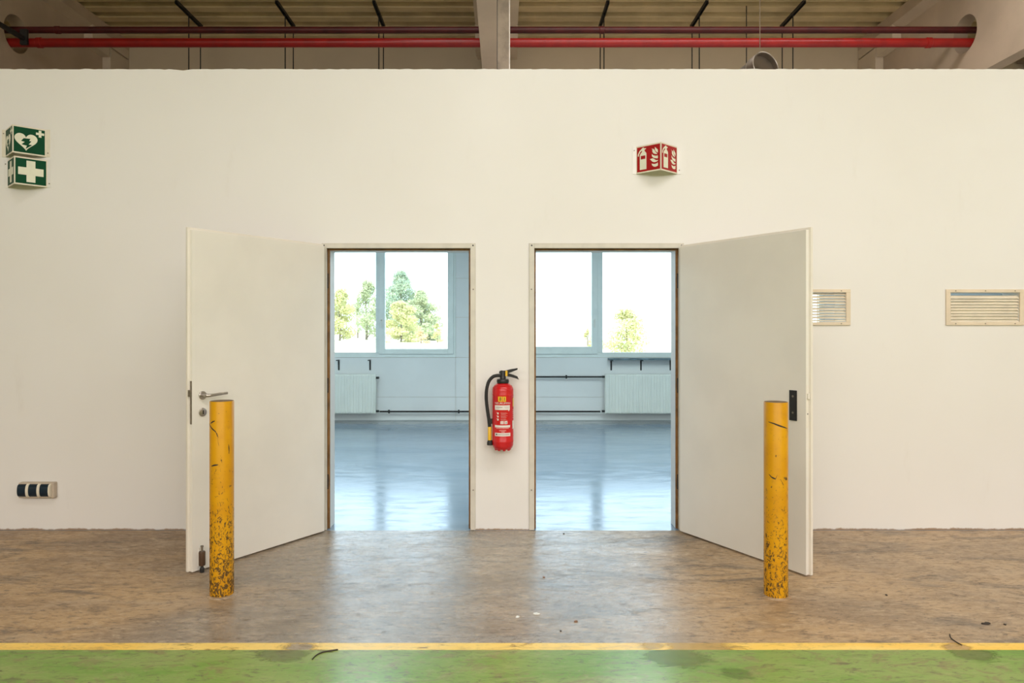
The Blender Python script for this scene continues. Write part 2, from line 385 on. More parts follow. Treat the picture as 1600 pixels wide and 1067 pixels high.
struct(box('floor', 'floor', -11.8, 11.8, -8, 5.357, -0.15, 0.0), 'brown stained concrete floor of the hall in front of the wall', 'floor')
struct(box('floor_room', 'floor_room', -11.8, 11.8, 5.357, 11.9, -0.15, 0.0), 'glossy pale blue-grey floor of the room behind the doors', 'floor')
WIN = [(-3.70, -0.775), (0.28, 3.20), (3.60, 5.17), (-5.7, -4.1), (-9.2, -6.3), (5.75, 6.95)]   # facade openings
ZS, ZT = 1.02, 2.95
struct(wall_holes(-11.8, 11.8, 0, 6.6, YF+0.008, YF+0.26, [(a, b, ZS, ZT) for a, b in WIN]).build('wall_back', 'hall_wall'),
       'tan outer wall of the hall, seen above the partition', 'wall')
struct(box('ceiling_room', 'room_wall', -11.8, 11.8, YB, YF, 3.10, 3.30), 'flat white ceiling of the room behind the doors', 'ceiling')
struct(box('wall_left', 'hall_wall', -12, -11.8, -8, 11.9, 0, 6.6), 'left side wall of the hall', 'wall')
struct(box('wall_right', 'hall_wall', 11.8, 12, -8, 11.9, 0, 6.6), 'right side wall of the hall', 'wall')
struct(box('wall_rear', 'hall_wall', -12, 12, -8.2, -8, 0, 6.6), 'wall of the hall behind the viewer', 'wall')
struct(box('wall_room_left', 'room_wall', -9.6, -9.5, YB, YF, 0, 3.1), 'left end wall of the room behind the doors', 'wall')
struct(box('wall_room_right', 'room_wall', 9.5, 9.6, YB, YF, 0, 3.1), 'right end wall of the room behind the doors', 'wall')

# trapezoid roof sheet, ribs run across
prof = []; per = 0.335; yy = YF+0.02
while yy > -8.1:
    prof += [(yy, ZR+0.20), (yy-0.045, ZR+0.20), (yy-0.095, ZR), (yy-0.245, ZR), (yy-0.295, ZR+0.20)]; yy -= per
mb = MB(); n = len(prof)
mb.add([(-11.9, a, b) for a, b in prof]+[(11.9, a, b) for a, b in prof], [(i, i+1, n+i+1, n+i) for i in range(n-1)])
sh = mb.build('ceiling', 'roof'); s_ = sh.modifiers.new('sheet', 'SOLIDIFY'); s_.thickness = 0.004
struct(sh, 'tan trapezoid metal roof deck above the hall', 'ceiling')
struct(box('ceiling_outer', 'roof', -12, 12, -8.2, 12, ZR+0.36, ZR+0.5), 'roof build-up above the metal deck', 'ceiling')

# ------------------------------------------------------------------ concrete beams with pipe hole
PY, PZ, HR = 9.15, 5.225, 0.235            # hole centre and radius
def beam(xi, side, label):
    """xi: x of the flange edge nearest the middle bay; side = +1 when the web lies at larger x."""
    r = empty('concrete_roof_beam', (0, 0, 0))
    xw0 = xi+side*0.13; xw1 = xi+side*0.31
    a, b = min(xw0, xw1), max(xw0, xw1)
    zb, zt = 4.64, 6.05
    mb = MB()
    mb.box(a, b, -7.9, PY-0.4, zb, zt); mb.box(a, b, PY+0.4, YF, zb, zt)
    N = 32; ring = []; sq = []
    for k in range(N):
        t = 2*PI*k/N; c, s = math.cos(t), math.sin(t); q = max(abs(c), abs(s))
        ring.append((PY+HR*c, PZ+HR*s))
        oy = PY+0.4*c/q; oz = PZ+0.4*s/q; sq.append((oy, oz))
    vs = [(x, y, z) for x in (a, b) for (y, z) in ring+sq]; fs = []
    for k in range(N):
        k2 = (k+1) % N; o = 2*N
        fs += [(k, k2, N+k2, N+k), (o+k, o+N+k, o+N+k2, o+k2), (k, o+k, o+k2, k2)]
    mb.add(vs, fs)
    mb.box(a, b, PY-0.4, PY+0.4, PZ+0.4, zt); mb.box(a, b, PY-0.4, PY+0.4, zb, PZ-0.4)
    mb.build('web', 'concrete', r)
    o1 = xi+side*0.44
    fl = [(xi, ZR), (xi, 5.97), (xw0, 5.89), (xw1, 5.89), (o1, 5.97), (o1, ZR)]
    MB().prism(fl, lambda p, q, d: (p, d, q), -7.9, YF).build('top_flange', 'concrete', r)
    e0, e1 = min(xi+side*0.002, o1-side*0.002), max(xi+side*0.002, o1-side*0.002)
    MB().box(e0, e1, 10.62, 11.08, 5.66, 6.0).box(e0, e1, 11.08, YF, 5.83, 6.0).build('end_block', 'concrete_pale', r)
    return tag(r, label, 'beam')
beam(-6.05, -1, 'concrete roof beam at the left edge, its web pierced by the red pipes')
beam(5.72, 1, 'concrete roof beam at the right edge, its web pierced by the red pipes')
# middle beam, seen from straight below
r = empty('concrete_roof_beam')
xa, xb = -0.255, 0.045; mb = MB(); N = 32
mb.box(xa, xb, -7.9, PY-0.4, 4.57, 6.05); mb.box(xa, xb, PY+0.4, YF, 4.57, 6.05)
ring = [(PY+HR*math.cos(2*PI*k/N), PZ+HR*math.sin(2*PI*k/N)) for k in range(N)]
sq = []
for k in range(N):
    c, s = math.cos(2*PI*k/N), math.sin(2*PI*k/N); q = max(abs(c), abs(s)); sq.append((PY+0.4*c/q, PZ+0.4*s/q))
vs = [(x, y, z) for x in (xa, xb) for (y, z) in ring+sq]; fs = []
for k in range(N):
    k2 = (k+1) % N; o = 2*N; fs += [(k, k2, N+k2, N+k), (o+k, o+N+k, o+N+k2, o+k2), (k, o+k, o+k2, k2)]
mb.add(vs, fs); mb.box(xa, xb, PY-0.4, PY+0.4, PZ+0.4, 6.05); mb.box(xa, xb, PY-0.4, PY+0.4, 4.57, PZ-0.4)
mb.build('web', 'concrete', r)
MB().prism([(-0.42, ZR), (-0.42, 5.97), (xa, 5.89), (xb, 5.89), (0.21, 5.97), (0.21, ZR)], lambda p, q, d: (p, d, q), -7.9, YF).build('top_flange', 'concrete_pale', r)
MB().box(-0.42, 0.21, 10.62, 11.08, 5.66, 6.0).box(-0.42, 0.21, 11.08, YF, 5.83, 6.0).build('end_block', 'concrete_pale', r)
tag(r, 'concrete roof beam in the middle, seen from below beside the steel post', 'beam')

for xi, sd, lab in ((-6.05, -1, 'forked concrete column head on the back wall under the left beam'),
                    (5.72, 1, 'forked concrete column head on the back wall under the right beam')):
    r = empty('concrete_column', (xi, 11.1, 0))
    a, b = sorted((0, sd*0.128)); c, d = sorted((sd*0.312, sd*0.44)); e, f = sorted((0, sd*0.44))
    box('fork_cheek', 'concrete_pale', a, b, 0, YF-11.1, 4.4, 5.81, r, 0.006)
    box('fork_cheek', 'concrete_pale', c, d, 0, YF-11.1, 4.4, 5.81, r, 0.006)
    box('shaft', 'concrete_pale', e, f, 0, YF-11.1, 3.32, 4.4, r)
    tag(r, lab, 'column')

# steel post behind the partition
r = empty('steel_post', (0.0, 5.96, 3.31))
box('front_flange', 'galv', -0.053, 0.053, 0, 0.010, 0, 1.255, r)
box('rear_flange', 'galv', -0.053, 0.053, 0.096, 0.106, 0, 1.255, r)
box('web', 'galv', -0.004, 0.004, 0.010, 0.096, 0, 1.255, r)
box('edge_strip', 'duct_edge', 0.043, 0.053, -0.004, 0.0, 0, 1.255, r, 0.001)
box('edge_strip', 'dark_iron', -0.056, -0.051, -0.004, 0.0, 0, 1.255, r)
tag(r, 'weathered grey steel post rising behind the partition wall', 'post')

# sprinkler pipes along the bay
def pipe(name, mat, y, z, rad, x0, x1, label, joints):
    r = empty(name, (0, y, z))
    MB().cyl((x0, 0, 0), (x1, 0, 0), rad, 24).build('pipe_run', mat, r, True)
    for j in joints:
        MB().lathe([(rad, 0), (rad*1.16, 0.006), (rad*1.16, 0.06), (rad, 0.066)], 24, (j, 0, 0), (1, 0, 0)).build('coupling', mat, r, True)
    tag(r, label, 'pipe')
pipe('sprinkler_pipe', 'pipe_red', 9.06, 5.08, 0.056, -7.0, 7.0, 'bright red sprinkler pipe, the lower and thicker of the pair', (-5.86, 5.3))
pipe('sprinkler_pipe', 'pipe_dkred', 9.20, 5.298, 0.042, -7.0, 7.0, 'dark red sprinkler pipe, the upper and thinner of the pair', (-5.72, 1.22))

# ceiling rails with hanging rods
bars = [(-4.54, 'outermost rail left of the middle beam'), (-3.15, 'second rail left of the middle beam'), (-1.80, 'rail next to the middle beam on its left'),
        (1.446, 'rail next to the steel post on its right'), (2.82, 'second rail right of the steel post'), (4.17, 'outermost rail right of the steel post')]
for k, (bx, lab) in enumerate(bars):
    r = empty('ceiling_rail', (bx, 10.0, 6.02))
    mb = MB(); mb.box(-0.022, 0.022, 0, 0.84, 0.018, 0.022); mb.box(-0.022, -0.018, 0, 0.84, -0.022, 0.018); mb.box(0.018, 0.022, 0, 0.84, -0.022, 0.018)
    mb.build('channel', 'dark_iron', r)
    for yy in (0.40, 0.80):
        MB().cyl((0, yy, -2.72), (0, yy, 0.02), 0.0085, 8).build('hanger_rod', 'dark_iron', r)
    tag(r, 'black %s with two hanger rods' % lab, 'ceiling rail', 'hanger rails under the roof')
MB().cyl((3.50, 10.4, 3.30), (3.50, 10.4, 6.14), 0.0075, 8).build('hanger_rod', 'dark_iron')
tag(bpy.data.objects['hanger_rod.012'] if 'hanger_rod.012' in bpy.data.objects else COL.objects[-1], 'single thin dark rod hanging left of the round duct', 'rod')

# pipe bracket at the left beam
r = empty('pipe_bracket', (-5.97, 8.28, 5.095))
box('arm', 'dark_iron', -0.02, 0.02, 0, 0.718, -0.022, 0.025, r)
box('clamp', 'dark_iron', -0.045, 0.045, 0.685, 0.718, -0.07, 0.12, r)
tag(r, 'black steel bracket holding the red pipes at the left beam', 'bracket')

# round duct outlet hung on a wire above the partition
r = empty('ventilation_duct', (2.40, 6.60, 3.895))
ax = Vector((0.34, -0.90, 0.16)).normalized()
MB().lathe([(0.128, -0.85), (0.128, -0.06)], 36, (0, 0, 0), ax).build('duct_tube', 'duct', r, True)
MB().lathe([(0.128, -0.10), (0.143, -0.10), (0.143, -0.015), (0.139, 0), (0.131, 0), (0.131, -0.05), (0, -0.05)], 40, (0, 0, 0), ax).build('collar', 'duct', r, True)
for h in (-0.10, -0.002):
    pts = []; q = Vector((0,0,1)).rotation_difference(ax)
    for k in range(41):
        t = 2*PI*k/40; pts.append(q @ Vector((0.141*math.cos(t), 0.141*math.sin(t), h)))
    MB().tube(pts, 0.0035, 6).build('rim', 'duct_edge', r, True)
MB().cyl((-0.045, 0.03, 0.13), (-0.045, 0.03, 2.2), 0.0035, 6).build('suspension_wire', 'galv', r)
tag(r, 'round grey metal duct outlet peeking over the partition, hung on a wire', 'duct')

# cable loops on top of the partition
def cable(pts, rad, mat, label, name='cable_loop'):
    tag(MB().tube(pts, rad, 8, 8).build(name, mat, None, True), label, 'cable')
cable([(-0.26, 5.62, 3.30), (-0.265, 5.62, 3.44), (-0.235, 5.62, 3.495), (-0.20, 5.62, 3.49), (-0.172, 5.62, 3.44), (-0.168, 5.62, 3.30)], 0.0055, 'black', 'black cable loop on the partition top left of the steel post')
cable([(-0.035, 5.60, 3.38), (-0.03, 5.60, 3.445), (0.0, 5.60, 3.452), (0.03, 5.60, 3.445), (0.035, 5.60, 3.38)], 0.012, 'white_sym', 'white cable bend on the partition top at the foot of the post')
cable([(0.44, 5.60, 3.30), (0.45, 5.62, 3.44), (0.49, 5.62, 3.462), (0.53, 5.62, 3.45), (0.545, 5.60, 3.30)], 0.006, 'dark_iron', 'dark cable arc on the partition top right of the post')
cable([(0.115, 5.60, 3.38), (0.113, 5.60, 3.475), (0.119, 5.60, 3.445), (0.135, 5.60, 3.42)], 0.004, 'black', 'short upright black wire end just right of the post')

# trunking on the far wall beyond the right beam
r = empty('cable_trunking', (8.27, 11.2, 5.72))
box('trough', 'concrete', 0, 2.6, 0, 0.42, 0.03, 0.21, r, 0.004)
box('lid', 'concrete_pale', -0.05, 2.65, -0.04, 0.44, 0.21, 0.25, r, 0.004)
box('support', 'dark_iron', 0.13, 0.17, 0.36, 0.44, -1.4, 0.03, r)
tag(r, 'pale lidded trunking on the far wall at the right picture edge', 'trunking')

# ------------------------------------------------------------------ door frames
def door_frame(x0, x1, zt, label, hinge):
    r = empty('door_frame', (0, 0, 0)); w = 0.038; yf = YW-0.014
    ix0, ix1, iz = x0+w, x1-w, zt-w; st = 0.0135; ys = YW+0.042; yb = YB+0.004
    box('jamb', 'frame_cream', x0, ix0, yf, YW+0.001, 0.002, zt, r, 0.0025)
    box('jamb', 'frame_cream', ix1, x1, yf, YW+0.001, 0.002, zt, r, 0.0025)
    box('head', 'frame_cream', ix0, ix1, yf, YW+0.001, iz, zt, r, 0.0025)
    # rebate faces with brown seal
    box('seal', 'brown_seal', ix0-0.006, ix0, YW+0.002, ys, 0.002, iz+0.006, r)
    box('seal', 'brown_seal', ix1, ix1+0.006, YW+0.002, ys, 0.002, iz+0.006, r)
    box('seal', 'brown_seal', ix0, ix1, YW+0.002, ys, iz, iz+0.006, r)
    box('seal', 'brown_seal', ix0, ix0+st, ys-0.006, ys, 0.002, iz, r)
    box('seal', 'brown_seal', ix1-st, ix1, ys-0.006, ys, 0.002, iz, r)
    box('seal', 'brown_seal', ix0+st, ix1-st, ys-0.006, ys, iz-st, iz, r)
    box('lining', 'frame_white', ix0-0.015, ix0+st, ys, yb, 0.002, iz, r)
    box('lining', 'frame_white', ix1-st, ix1+0.015, ys, yb, 0.002, iz, r)
    box('lining', 'frame_white', ix0-0.015, ix1+0.015, ys, yb, iz-st, iz+0.015, r)
    free = x1-0.016 if hinge < 0 else x0+0.016
    for zz in (0.30, 1.79):
        MB().cyl((free, yf+0.001, zz), (free, yf-0.0015, zz), 0.0055, 10).build('screw', 'dull_steel', r)
    for sx in (x0+0.018, x1-0.018):
        MB().cyl((sx, yf+0.001, zt-0.018), (sx, yf-0.0015, zt-0.018), 0.006, 10).build('screw', 'dark_iron', r)
    hx = ix0-0.001 if hinge < 0 else ix1+0.001
    for zz in (0.30, 1.02, 1.80):
        MB().cyl((hx, YW+0.020, zz), (hx, YW+0.020, zz+0.11), 0.007, 10).build('hinge', 'dark_iron', r, True)
    tag(r, label, 'door frame')
M['frame_white'] = paint('door_lining_paint', (0.72, 0.72, 0.70), 0.45, 0, 0.05, 6)
door_frame(D1[0], D1[1], D1[2], 'cream steel door frame with brown seal left of the fire extinguisher', -1)
door_frame(D2[0], D2[1], D2[2], 'cream steel door frame with brown seal right of the fire extinguisher', 1)

# ------------------------------------------------------------------ door leaves, swung open into the hall
def door(name, hinge, tip, length, top, vis, label):
    a = math.atan2(tip[1]-hinge[1], tip[0]-hinge[0]); r = empty(name, (hinge[0], hinge[1], 0), a)
    t = 0.042; z0 = 0.012
    # vis=+1: visible face looks along local +y
    y0, y1 = (0.018, t) if vis > 0 else (-t, -0.018)
    box('leaf', 'leaf', 0.014, length-0.016, y0, y1, z0, top-0.016, r, 0.0015)
    y0, y1 = (0.0, 0.018) if vis > 0 else (-0.018, 0.0)
    box('rebate_lip', 'leaf_lip', 0, length, y0, y1, z0, top, r, 0.002)
    struct(r, label, 'door'); return r, t*vis
dl, fy = door('door_1', (-1.345, 5.338), (-1.942, 4.425), 1.10, 2.122, 1, 'white open door leaf with steel lever handle left of the doorways')
L = 1.10
# lever handle set
h = MB().lathe([(0.0, 0), (0.026, 0), (0.026, 0.007), (0.023, 0.010), (0.011, 0.010), (0.011, 0.045), (0.0, 0.045)], 24, (L-0.085, fy, 1.088), (0, 1, 0)).build('handle_rose', 'steel', dl, True)
MB().tube([(L-0.085, fy+0.04, 1.088), (L-0.10, fy+0.052, 1.088), (L-0.12, fy+0.055, 1.089), (L-0.17, fy+0.054, 1.092), (L-0.225, fy+0.052, 1.094)], [0.0105, 0.010, 0.0095, 0.009, 0.008], 14, 6).build('lever', 'steel', h, True)
k = MB().lathe([(0.0, 0), (0.026, 0), (0.026, 0.007), (0.023, 0.009), (0.0, 0.009)], 24, (L-0.085, fy, 0.984), (0, 1, 0)).build('keyhole_rose', 'steel', dl, True)
box('keyhole', 'black', L-0.089, L-0.081, fy+0.0085, fy+0.0098, 0.972, 0.996, k)
# lock face plate and latch in the edge
p = box('lock_plate', 'dull_steel', L-0.017, L-0.0145, 0.021, 0.039, 0.915, 1.18, dl)
MB().prism([(0.020, 1.085), (0.040, 1.085), (0.040, 1.125), (0.020, 1.125)], lambda a, b, d: (L-0.0145+d*(0.5 if a > 0.03 else 1), a, b), 0, 0.014).build('latch', 'dull_steel', p)
# spring-loaded door holder at the foot
g = MB().lathe([(0.0, 0.045), (0.019, 0.045), (0.020, 0.049), (0.020, 0.125), (0.018, 0.13), (0.0, 0.13)], 20, (L-0.068, fy+0.022, 0), (0, 0, 1)).build('door_holder', 'brown_cyl', dl, True)
box('mount_plate', 'leaf_lip', L-0.080, L-0.056, fy, fy+0.006, 0.04, 0.15, g)
MB().lathe([(0.006, 0.13), (0.006, 0.155), (0.009, 0.157), (0.009, 0.166), (0, 0.168)], 12, (L-0.068, fy+0.022, 0), (0, 0, 1)).build('pedal_pin', 'dull_steel', g, True)
MB().lathe([(0, 0.001), (0.013, 0.002), (0.014, 0.025), (0.010, 0.03), (0.007, 0.046)], 16, (L-0.068, fy+0.022, 0), (0, 0, 1)).build('rubber_foot', 'rubber', g, True)

dr, fy = door('door_2', (1.326, 5.338), (1.872, 4.353), 1.12, 2.114, -1, 'white open door leaf with black plate right of the doorways')
L = 1.12
p = box('blank_plate', 'black', L-0.135, L-0.08, fy-0.006, fy, 0.936, 1.122, dr, 0.002)
for zz in (0.985, 1.085):
    MB().cyl((L-0.107, fy-0.0062, zz), (L-0.107, fy-0.0078, zz), 0.007, 14).build('plate_screw', 'dull_steel', p)
q = box('lock_plate', 'leaf_lip', L-0.017, L-0.0145, -0.039, -0.021, 0.90, 1.16, dr)
box('latch', 'leaf_lip', L-0.0145, L-0.004, -0.037, -0.023, 1.075, 1.11, q, 0.002)
for zz in (0.985,):
    MB().cyl((L-0.0145, -0.03, zz), (L-0.0135, -0.03, zz), 0.004, 10).build('keyway', 'dark_iron', q)

# ------------------------------------------------------------------ bollards
def bollard(x, y, h, mat, label, marks=()):
    r = empty('bollard', (x, y, 0))
    MB().lathe([(0.065, -0.02), (0.065, h-0.004), (0.0635, h)], 48).build('post', mat, r, True)
    MB().lathe([(0.0, h+0.0005), (0.058, h+0.0008), (0.0625, h+0.0003)], 40).build('cap', 'bollard_top', r)
    MB().lathe([(0.066, 0.0), (0.082, 0.0), (0.080, 0.004), (0.066, 0.007)], 32).build('grout_ring', 'floor', r)
    for pts in marks:          # gouged scratches in the enamel
        fine = []
        for (a0, z0), (a1, z1) in zip(pts, pts[1:]):
            k = max(2, int(abs(a1-a0)/3)); fine += [(a0+(a1-a0)*j/k, z0+(z1-z0)*j/k) for j in range(k)]
        pts = fine+[pts[-1]]; vs = []; n = len(pts)
        for i, (a, z) in enumerate(pts):
            t = math.radians(a); wd = 0.0032*(0.4+math.sin(PI*(i+0.5)/n))
            for dz in (-wd, wd): vs.append((0.0656*math.sin(t), -0.0656*math.cos(t), z+dz))
        MB().add(vs, [(2*i, 2*i+2, 2*i+3, 2*i+1) for i in range(n-1)]).build('scratch', 'dark_chip', r)
    tag(r, label, 'bollard', 'yellow bollards in front of the doors')
bollard(-1.592, 4.075, 1.094, 'bollard_a', 'badly scuffed yellow steel bollard in front of the door with the lever handle',
        [[(-70, 0.975), (-50, 0.962), (-30, 0.945), (-12, 0.932), (0, 0.915), (6, 0.895)], [(-42, 0.972), (-25, 0.983), (-12, 0.988)], [(-10, 0.935), (2, 0.90), (4, 0.87), (8, 0.85)], [(-35, 0.735), (-15, 0.742), (5, 0.745)]])
bollard(1.532, 4.06, 1.090, 'bollard_b', 'lightly chipped yellow steel bollard in front of the door with the black plate',
        [[(-58, 0.982), (-30, 0.975), (0, 0.962), (25, 0.953), (44, 0.945)], [(44, 0.95), (48, 0.925), (46, 0.90)], [(-55, 0.69), (-40, 0.675), (-22, 0.668), (-14, 0.69)], [(30, 0.40), (33, 0.37), (31, 0.34)]])

# ------------------------------------------------------------------ floor markings
tag(box('floor_line', 'line', -11.0, 11.0, 3.372, 3.447, 0.0002, 0.0010), 'worn yellow line painted across the floor', 'floor marking')
tag(box('painted_walkway', 'green', -11.0, 11.0, -7.5, 3.372, 0.0002, 0.0010), 'worn green painted walkway in front of the yellow line', 'floor marking')

# ------------------------------------------------------------------ vents
def vent(a, b, c, d, tilt, depth, label, skip=()):
    r = empty('ventilation_grille', (0, 0, 0)); o = 0.033; yf = YW-0.012
    x0, x1, z0, z1 = a-o, b+o, c-0.024, d+0.024
    box('frame_rail', 'beige', x0, x1, yf, YW, d, z1, r, 0.002); box('frame_rail', 'beige', x0, x1, yf, YW, z0, c, r, 0.002)
    box('frame_stile', 'beige', x0, a, yf, YW, c, d, r, 0.002); box('frame_stile', 'beige', b, x1, yf, YW, c, d, r, 0.002)
    for sx in (x0+0.07, (x0+x1)/2, x1-0.07):
        for sz in (z0+0.012, z1-0.012):
            MB().cyl((sx, yf+0.001, sz), (sx, yf-0.002, sz), 0.0045, 10).build('screw', 'dull_steel', r)
    n = 10; pitch = (d-c)/n
    for k in range(n):
        zc = c+pitch*(k+0.5); t = math.radians(tilt[k % len(tilt)])
        if k in skip: continue
        w = depth/2; th = 0.0012; cy = YW+0.010
        dy, dz = w*math.cos(t), w*math.sin(t)     # front edge low
        poly = [(cy-dy, zc-dz-th), (cy+dy, zc+dz-th), (cy+dy, zc+dz+th), (cy-dy, zc-dz+th)]
        MB().prism(poly, lambda p, q, dd: (dd, p, q), a, b).build('slat', 'beige_slat', r)
    return tag(r, label, 'vent')
vent(*VENTS[0], [26, 38, 34, 38, 42, 24, 40, 36, 42, 28], 0.024, 'beige louvred vent half hidden behind the right door, daylight between its slats')
vent(*VENTS[1], [44, 50, 42, 52, 47], 0.0265, 'beige louvred vent at the right picture edge with closed slats', skip=(9,))

# ------------------------------------------------------------------ safety signs (V-shaped)
def sign(name, xl, xr, z0, h, mat, drawing, label, flange_mat, proj=0.15):
    r = empty(name, ((xl+xr)/2, YW, z0)); c = (xr-xl)/2
    A = Vector((-c, -0.004, 0)); B = Vector((0, -proj, 0)); C = Vector((c, -0.004, 0))
    for (P, Q) in ((A, B), (B, C)):
        u = (Q-P).normalized(); nrm = Vector((u.y, -u.x, 0)); ln = (Q-P).length
        def at(a, b, d, P=P, u=u, nrm=nrm, ln=ln): v = P+u*(a*ln)+nrm*d; return (v.x, v.y, b*h)
        pn = MB().prism([(0, 0), (1, 0), (1, 1), (0, 1)], at, -0.003, 0).build('panel', 'cream_border', r)
        e0, e1 = 0.035, 0.965
        MB().prism([(e0, 0.05), (e1, 0.05), (e1, 0.95), (e0, 0.95)], at, 0, 0.0006).build('colour_field', mat, pn)
        for nm, mt, poly, lift in drawing:
            MB().prism(poly, at, 0.0006, 0.0009+lift).build(nm, mt, pn)
    for s in (-1, 1):
        f = MB().box(min(s*c, s*(c+0.028)), max(s*c, s*(c+0.028)), -0.004, 0, 0, h).build('mounting_flange', flange_mat, r)
        zz = h*0.86 if s < 0 else h*0.14
        MB().cyl((s*(c+0.015), -0.004, zz), (s*(c+0.015), -0.0065, zz), 0.0045, 10).build('screw', 'dull_steel', f)
    return tag(r, label, 'sign')
def cross(cx, cy, l, w): return [(cx-w,cy-l),(cx+w,cy-l),(cx+w,cy-w),(cx+l,cy-w),(cx+l,cy+w),(cx+w,cy+w),(cx+w,cy+l),(cx-w,cy+l),(cx-w,cy+w),(cx-l,cy+w),(cx-l,cy-w),(cx-w,cy-w)]
heart = []
for k in range(48):
    t = 2*PI*k/48
    heart.append((0.40+0.0215*16*math.sin(t)**3, 0.475+0.0215*(13*math.cos(t)-5*math.cos(2*t)-2*math.cos(3*t)-math.cos(4*t))))
bolt = [(0.33, 0.565), (0.53, 0.575), (0.495, 0.49), (0.56, 0.485), (0.475, 0.36), (0.585, 0.355), (0.385, 0.185), (0.425, 0.31), (0.265, 0.335), (0.36, 0.435), (0.25, 0.455)]
aed = [('heart', 'white_sym', heart, 0), ('lightning_bolt', 'sign_green', bolt, 0.0004), ('small_cross', 'white_sym', cross(0.82, 0.80, 0.125, 0.042), 0)]
fa = [('white_cross', 'white_sym', cross(0.5, 0.5, 0.385, 0.135), 0)]
M['clear_flange'] = paint('translucent_flange', (0.81, 0.785, 0.745), 0.3, 0, 0.04, 10)
sign('rescue_sign', -3.705, -3.405, 2.775, 0.203, 'sign_green', aed, 'green sign with white heart and lightning bolt, above the cross sign', 'cream_border')
sign('rescue_sign', -3.690, -3.395, 2.548, 0.203, 'sign_green', fa, 'green first aid sign with large white cross, below the heart sign', 'clear_flange')
body = [(0.15,0.12),(0.42,0.12),(0.42,0.69),(0.39,0.74),(0.345,0.78),(0.345,0.83),(0.40,0.855),(0.40,0.885),(0.345,0.88),(0.31,0.915),(0.265,0.915),(0.215,0.875),(0.125,0.80),(0.075,0.70),(0.07,0.625),(0.11,0.625),(0.12,0.69),(0.165,0.765),(0.245,0.82),(0.245,0.775),(0.19,0.72),(0.15,0.655)]
window_ = [(0.19,0.50),(0.375,0.50),(0.375,0.625),(0.19,0.625)]
def flame(pts): return pts
f1 = [(0.63,0.28),(0.66,0.20),(0.72,0.155),(0.80,0.145),(0.88,0.17),(0.88,0.285),(0.82,0.255),(0.74,0.25),(0.68,0.265)]
f2 = [(0.56,0.45),(0.61,0.40),(0.66,0.345),(0.73,0.315),(0.80,0.315),(0.88,0.34),(0.88,0.375),(0.82,0.37),(0.77,0.40),(0.72,0.445),(0.66,0.465)]
f3 = [(0.635,0.63),(0.645,0.54),(0.69,0.485),(0.76,0.455),(0.83,0.435),(0.88,0.43),(0.88,0.535),(0.80,0.535),(0.72,0.56),(0.67,0.59)]
f4 = [(0.61,0.82),(0.66,0.795),(0.66,0.70),(0.70,0.64),(0.77,0.605),(0.86,0.585),(0.82,0.64),(0.775,0.69),(0.745,0.75),(0.70,0.80)]
f5 = [(0.76,0.86),(0.76,0.76),(0.80,0.69),(0.88,0.63),(0.88,0.74),(0.83,0.79)]
fire = [('extinguisher_symbol', 'white_sym', body, 0), ('symbol_window', 'sign_red', window_, 0.0004)]+[('flame', 'white_sym', f, 0) for f in (f1, f2, f3, f4, f5)]
sign('fire_extinguisher_sign', 0.986, 1.291, 2.648, 0.203, 'sign_red', fire, 'red sign with white extinguisher and flames above the right doorway', 'clear_flange')

# ------------------------------------------------------------------ triple socket
r = empty('wall_socket', (-3.452, YW, 0.3045)); w = 0.131; hh = 0.057
box('housing', 'socket_grey', -w, w, -0.045, 0, -hh, hh, r, 0.006)
for k in range(3):
    x0 = -w+0.003+k*0.083
    prof = []
    for i in range(13):
        t = -1+2*i/12; prof.append((-0.045-0.022*(1-t*t)**0.5 if abs(t) < 1 else -0.045, t*0.047))
    prof += [(-0.040, 0.047), (-0.040, -0.047)]
    MB().prism(prof, lambda p, q, d: (d, p, q), x0, x0+0.0635).build('flip_lid', 'socket_blue', r, True)
    MB().prism([(a-0.004 if i < 13 else a, b*1.06) for i, (a, b) in enumerate(prof)], lambda p, q, d: (d, p, q), x0+0.0635, x0+0.083 if k < 2 else x0+0.076).build('divider', 'cream_border', r, True)
tag(r, 'triple wall socket with dark blue flip lids near the floor', 'socket')

# ------------------------------------------------------------------ fire extinguisher
EX, EY = -0.006, YW-0.105; R = 0.0775
e = empty('fire_extinguisher', (EX, EY, 0.60))
bd = MB().lathe([(0, 0.022), (0.055, 0.022), (0.070, 0.034), (R-0.001, 0.055), (R, 0.075), (R+0.0012, 0.078), (R+0.0012, 0.084), (R, 0.087), (R, 0.415), (R+0.0008, 0.418), (R, 0.421), (R, 0.452),
          (R-0.003, 0.468), (R-0.012, 0.483), (R-0.026, 0.494), (0.036, 0.501), (0.034, 0.510), (0, 0.510)], 48).build('cylinder', 'ext_red', e, True)
for k in range(8):
    a = 2*PI*k/8+0.2
    MB().lathe([(0.0, 0.014), (0.009, 0.014), (0.015, 0.028), (0.0, 0.034)], 10, (0.050*math.cos(a), 0.050*math.sin(a), 0)).build('foot', 'ext_red', bd, True)
MB().lathe([(0.036, 0.500), (0.043, 0.503), (0.0445, 0.510), (0.0445, 0.523), (0.041, 0.530), (0.022, 0.531), (0.0, 0.531)], 28).build('collar_nut', 'black', e, True)
vh = MB().lathe([(0.022, 0.529), (0.022, 0.548), (0.019, 0.553), (0.019, 0.580), (0.014, 0.588), (0, 0.588)], 20).build('valve', 'black', e, True)
MB().prism([(-0.028, 0.572), (-0.026, 0.588), (-0.012, 0.594), (0.012, 0.592), (0.062, 0.604), (0.108, 0.611), (0.107, 0.600), (0.060, 0.581), (0.018, 0.568)], lambda a, b, d: (a, d, b), -0.013, 0.013).build('upper_lever', 'black', vh, bevel=0.002)
